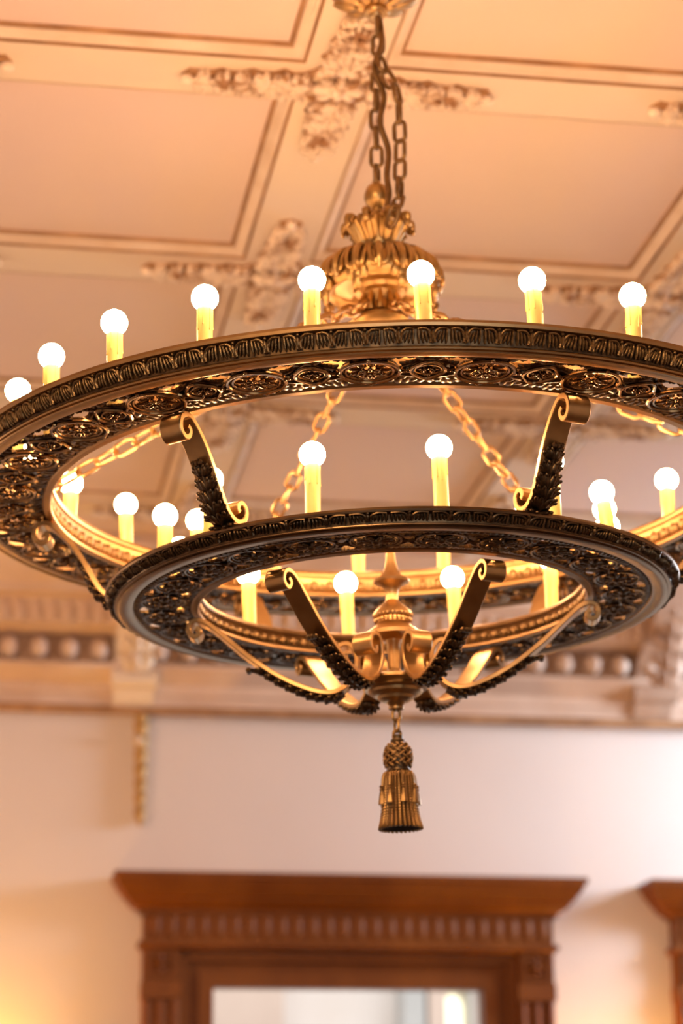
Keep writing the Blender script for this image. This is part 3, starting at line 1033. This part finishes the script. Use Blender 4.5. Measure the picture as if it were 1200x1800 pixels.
me_lk = link_mesh('chain_link', 0.045, 0.026, 0.0037, 'chain')
me_lk2 = link_mesh('chain_link', 0.046, 0.027, 0.0033, 'brass')
hang_chain('suspension_chain', [(0.014, 0, 1.985), (0.010, 0, 1.90), (0.004, 0.0, 1.80), (0.001, 0, 1.672)], me_lk, 0.0335, ch, 'main suspension chain', 0.2)
hang_chain('safety_chain', [(0.012, -0.012, 1.905), (0.024, -0.022, 1.86), (0.040, -0.028, 1.825), (0.042, -0.030, 1.75), (0.040, -0.030, 1.69), (0.036, -0.040, 1.63), (0.026, -0.062, 1.59), (0.020, -0.050, 1.575)], me_lk, 0.0335, ch, 'loose second chain hanging beside the main one', 0.1)
MB().tube(spline([(0.016, 0.006, 1.985), (0.018, -0.012, 1.93), (0.004, -0.014, 1.88), (0.018, -0.012, 1.83), (0.010, -0.016, 1.78), (0.022, -0.012, 1.73), (0.018, -0.020, 1.68), (0.020, -0.03, 1.64), (0.012, -0.04, 1.60)], 8), 0.0052, 8).build('lamp_cord', 'chain', ch)
CH0 = math.radians(-33.0)
for k in range(6):
    a = CH0 + k * PI / 3
    sx, cy = math.sin(a), -math.cos(a)
    p0 = Vector((0.044 * sx, 0.044 * cy, 1.444))
    p1 = Vector((0.590 * sx, 0.590 * cy, 1.150))
    md_ = (p0 + p1) / 2 + Vector((0, 0, -0.006))
    hang_chain('stay_chain', [tuple(p0), tuple(p0.lerp(md_, 0.5)), tuple(md_), tuple(md_.lerp(p1, 0.5)), tuple(p1)], me_lk2, 0.0345, ch, 'slanting stay chain from the hub to the upper ring', 0.6)

# canopy
cn = MB().lathe([(0.0, 1.984), (0.010, 1.984), (0.013, 1.990), (0.020, 1.991), (0.0215, 1.995), (0.0205, 1.999), (0.017, 2.002), (0.022, 2.007), (0.034, 2.010), (0.056, 2.016), (0.074, 2.030), (0.080, 2.050), (0.070, 2.072), (0.060, 2.085), (0.075, 2.092), (0.078, 2.11), (0.0, 2.11)], 40, c=(0.010, 0)).build('ceiling_canopy', 'brass', ch)
lm = MB()
lm.ell((0, -0.052, 2.016), (0.016, 0, 0), (0, 0.026, -0.010), (0, 0.002, 0.006), 8, 5)
lm.ell((0, -0.026, 2.006), (0.008, 0, 0), (0, 0.016, -0.004), (0, 0.001, 0.005), 8, 5)
me_cl = lm.mesh('petal', 'brass')
for k in range(10):
    place('petal', me_cl, cn, 2 * PI * k / 10, (0.010, 0, 0))

# upper hub
hub = MB().lathe([(0.0, 1.682), (0.006, 1.680), (0.008, 1.675), (0.016, 1.668), (0.0205, 1.656), (0.0210, 1.648), (0.018, 1.638), (0.010, 1.630), (0.010, 1.622), (0.022, 1.612), (0.032, 1.600), (0.034, 1.586), (0.031, 1.570), (0.027, 1.558),
                  (0.030, 1.548), (0.048, 1.541), (0.072, 1.531), (0.090, 1.516), (0.096, 1.500), (0.093, 1.484), (0.086, 1.476), (0.080, 1.478), (0.074, 1.486), (0.056, 1.488), (0.044, 1.485), (0.041, 1.478), (0.031, 1.475), (0.028, 1.466),
                  (0.0275, 1.456), (0.030, 1.444), (0.036, 1.437), (0.044, 1.432), (0.045, 1.426), (0.036, 1.421), (0.016, 1.417), (0.0, 1.416)], 64).build('upper_hub', 'hub', ch, True, 35)
g = MB()
g.tube(spline([(0, -0.046, 1.543), (0, -0.072, 1.535), (0, -0.092, 1.520), (0, -0.1005, 1.500), (0, -0.097, 1.482)], 4), lambda t: 0.0040 + 0.0030 * math.sin(PI * t), 7)
for sx in (-1, 1):
    g.tube(spline([(sx * 0.010, -0.054, 1.543), (sx * 0.014, -0.080, 1.532), (sx * 0.0155, -0.097, 1.510), (sx * 0.013, -0.101, 1.494), (sx * 0.006, -0.101, 1.488), (sx * 0.005, -0.103, 1.496)], 4), lambda t: 0.0026 + 0.0018 * math.sin(PI * t), 6)
me_g = g.mesh('gadroon_leaf', 'hub')
for k in range(16):
    place('gadroon_leaf', me_g, hub, 2 * PI * k / 16)
g = MB()
g.tube(spline([(0, -0.028, 1.562), (0, -0.036, 1.580), (0, -0.046, 1.600), (0, -0.055, 1.604), (0, -0.058, 1.594)], 4), lambda t: 0.0050 + 0.0035 * math.sin(PI * t), 7)
for sx in (-1, 1):
    g.tube(spline([(sx * 0.006, -0.029, 1.565), (sx * 0.009, -0.040, 1.586), (sx * 0.011, -0.051, 1.598), (sx * 0.012, -0.056, 1.589)], 4), lambda t: 0.0030 + 0.002 * math.sin(PI * t), 6)
g.ell((0, -0.058, 1.590), (0.008, 0, 0), (0, 0.005, 0), (0, 0, 0.008), 8, 5)
me_g = g.mesh('cup_leaf', 'hub')
for k in range(9):
    place('cup_leaf', me_g, hub, 2 * PI * (k + 0.5) / 9)
g = MB()
for (s_, z_, y_) in ((0, 1.474, -0.095), (-0.010, 1.480, -0.094), (0.010, 1.480, -0.094), (0, 1.462, -0.096)):
    g.ell((s_, y_, z_), (0.009, 0, 0), (0, 0.006, -0.003), (0, -0.002, 0.012), 8, 5)
me_g = g.mesh('hanging_leaf', 'hub')
for k in range(8):
    place('hanging_leaf', me_g, hub, 2 * PI * (k + 0.5) / 8)
g = MB()
g.tube(spline([(0, -0.028, 1.474), (0, -0.031, 1.462), (0, -0.035, 1.450), (0, -0.034, 1.440)], 4), lambda t: 0.0035 + 0.0035 * t, 7)
me_g = g.mesh('neck_leaf', 'hub')
for k in range(12):
    place('neck_leaf', me_g, hub, 2 * PI * k / 12)

# lower hub with finial
fin = MB().lathe([(0.0, 1.058), (0.003, 1.056), (0.0050, 1.048), (0.0065, 1.036), (0.0085, 1.020), (0.0120, 1.006), (0.0180, 0.997), (0.0270, 0.9925), (0.0290, 0.9895), (0.0280, 0.9865), (0.0190, 0.983), (0.0140, 0.979), (0.0105, 0.974), (0.0095, 0.966), (0.0100, 0.958), (0.0140, 0.953), (0.0220, 0.946), (0.0285, 0.939), (0.0310, 0.934), (0.0295, 0.930), (0.0265, 0.9285),
                  (0.0275, 0.921), (0.0255, 0.9195), (0.0300, 0.914), (0.0380, 0.909), (0.0420, 0.905), (0.0420, 0.899), (0.0200, 0.897), (0.0120, 0.893), (0.0100, 0.888)], 48).build('finial', 'brass', ch, True, 32)
for (R_, z_, n_, s_) in ((0.0298, 0.9325, 26, 0.0026), (0.0272, 0.9245, 24, 0.0034)):
    bm2 = MB()
    bm2.ell((0, -R_, z_), (s_, 0, 0), (0, s_, 0), (0, 0, s_), 7, 5)
    me_b = bm2.mesh('bead', 'brass')
    for k in range(n_):
        place('bead', me_b, fin, 2 * PI * k / n_)
st = MB().lathe([(0.0, 0.900), (0.0125, 0.900), (0.0130, 0.892), (0.0105, 0.889), (0.0095, 0.870), (0.0105, 0.845), (0.0125, 0.8435), (0.0125, 0.840), (0.0110, 0.838), (0.0130, 0.8335), (0.0130, 0.828), (0.0, 0.826)], 48, mod=lambda a, z: 1 + (0.07 * math.cos(8 * a) if 0.846 < z < 0.8895 else 0)).build('hub_stem', 'brass', ch, True, 45)
MB().lathe([(0.0, 0.832), (0.052, 0.832), (0.060, 0.829), (0.0605, 0.825), (0.054, 0.820), (0.0500, 0.8195), (0.0510, 0.8165), (0.0480, 0.8135), (0.0430, 0.8130), (0.0415, 0.8085), (0.0340, 0.8040), (0.0290, 0.8035), (0.0270, 0.7990), (0.0190, 0.7950), (0.0150, 0.7945), (0.0120, 0.7905), (0.0105, 0.7890), (0.0120, 0.7870), (0.0118, 0.7840), (0.0080, 0.7820), (0.0, 0.7815)], 56).build('hub_cup', 'bronze', ch, True, 32)

# tassel
ts = empty('tassel', ch)
ts['label'] = 'cast bronze tassel hanging under the lower hub'
me_tl = link_mesh('tassel_link', 0.024, 0.0175, 0.0026, 'tassel')
for k in range(3):
    place('tassel_link', me_tl, ts, 0.5 + k * PI / 2, (0, 0, 0.7745 - 0.0165 * k))
MB().lathe([(0.0, 0.7445), (0.0050, 0.7440), (0.0085, 0.7420), (0.0080, 0.7370), (0.0105, 0.7360), (0.0110, 0.7335), (0.0090, 0.7325), (0.0090, 0.7300), (0.0145, 0.7260), (0.0185, 0.7180), (0.0198, 0.7080), (0.0190, 0.6990), (0.0160, 0.6930), (0.0160, 0.6905), (0.0185, 0.6895), (0.0185, 0.6870), (0.0150, 0.6855), (0.0165, 0.6810), (0.0150, 0.6700), (0.0, 0.6690)], 36).build('knot_core', 'dark', ts, True, 40)


def knot_R(z):
    K = [(0.7310, 0.0092), (0.7260, 0.0150), (0.7180, 0.0190), (0.7080, 0.0203), (0.6990, 0.0194), (0.6930, 0.0165)]
    for (z0, r0), (z1, r1) in zip(K, K[1:]):
        if z <= z0 and z >= z1:
            return r0 + (r1 - r0) * (z0 - z) / (z0 - z1)
    return K[0][1] if z > K[0][0] else K[-1][1]


kb = MB()
for row in range(7):
    z = 0.7275 - 0.0053 * row
    R_ = knot_R(z)
    n_ = 11
    sgn = 1 if row % 2 else -1
    for k in range(n_):
        a = 2 * PI * (k + 0.5 * (row % 2)) / n_
        wt = 2 * PI * R_ / n_
        t = Vector((math.cos(a), math.sin(a), 0))
        nrm = Vector((math.sin(a), -math.cos(a), 0))
        d = (t * sgn * 0.8 + Vector((0, 0, 0.62))).normalized()
        e = d.cross(nrm)
        kb.ell(nrm * (R_ + 0.0012) + Vector((0, 0, z)), d * max(0.0038, wt * 0.66), e * 0.0024, nrm * 0.0026, 7, 5)
kb.build('woven_knot', 'tassel', ts)


def skirt_R(z):
    K = [(0.6860, 0.0165), (0.6780, 0.0215), (0.6600, 0.0235), (0.6390, 0.0250), (0.6150, 0.0278), (0.5990, 0.0315)]
    for (z0, r0), (z1, r1) in zip(K, K[1:]):
        if z <= z0 and z >= z1:
            return r0 + (r1 - r0) * (z0 - z) / (z0 - z1)
    return K[0][1] if z > K[0][0] else K[-1][1]


sc = MB()
zs_ = [0.684, 0.678, 0.670, 0.660, 0.648, 0.636, 0.622, 0.610, 0.602, 0.5985]
pts = []
for k in range(len(zs_)):
    pts.append((0, -skirt_R(zs_[k]), zs_[k]))
sp = spline(pts, 6)
sc.tube(sp, lambda t: 0.0019 + 0.0010 * t, 6)
for k, p in enumerate(sp):
    if k % 2 == 0:
        t = k / len(sp)
        sc.ell((0.0, p[1] - 0.0006, p[2]), (0.0020 + 0.0010 * t, 0, 0.0009), (0, 0.0026 + 0.0006 * t, 0), (0, 0, 0.0017), 6, 4)
me_cd = sc.mesh('twisted_cord', 'tassel')
for k in range(30):
    place('twisted_cord', me_cd, ts, 2 * PI * k / 30)
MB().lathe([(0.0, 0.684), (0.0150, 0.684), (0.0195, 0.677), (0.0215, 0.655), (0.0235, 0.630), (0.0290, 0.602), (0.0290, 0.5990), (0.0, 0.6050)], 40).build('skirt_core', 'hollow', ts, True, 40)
mt = MB()
mt.tube(spline([(0.0, -0.0165, 0.6855), (0.0, -0.0225, 0.6830), (0.0, -0.0255, 0.6740), (0.0, -0.0262, 0.6640)], 4), 0.0022, 6)
mt.tube(spline([(0.0, -0.0215, 0.6835), (0.0065, -0.0205, 0.6770), (0.0130, -0.0175, 0.6825)], 4), 0.0019, 6)
mt.lathe([(0.0, 0.6650), (0.0032, 0.6645), (0.0040, 0.6620), (0.0028, 0.6600), (0.0042, 0.6580), (0.0030, 0.6560), (0.0040, 0.6520), (0.0052, 0.6440), (0.0064, 0.6350), (0.0, 0.6360)], 14, c=(0, -0.0272), mod=lambda a, z: 1 + (0.05 * math.cos(7 * a) if z < 0.654 else 0))
me_mt = mt.mesh('bell_tassel', 'tassel')
for k in range(8):
    place('bell_tassel', me_mt, ts, 2 * PI * (k + 0.3) / 8)
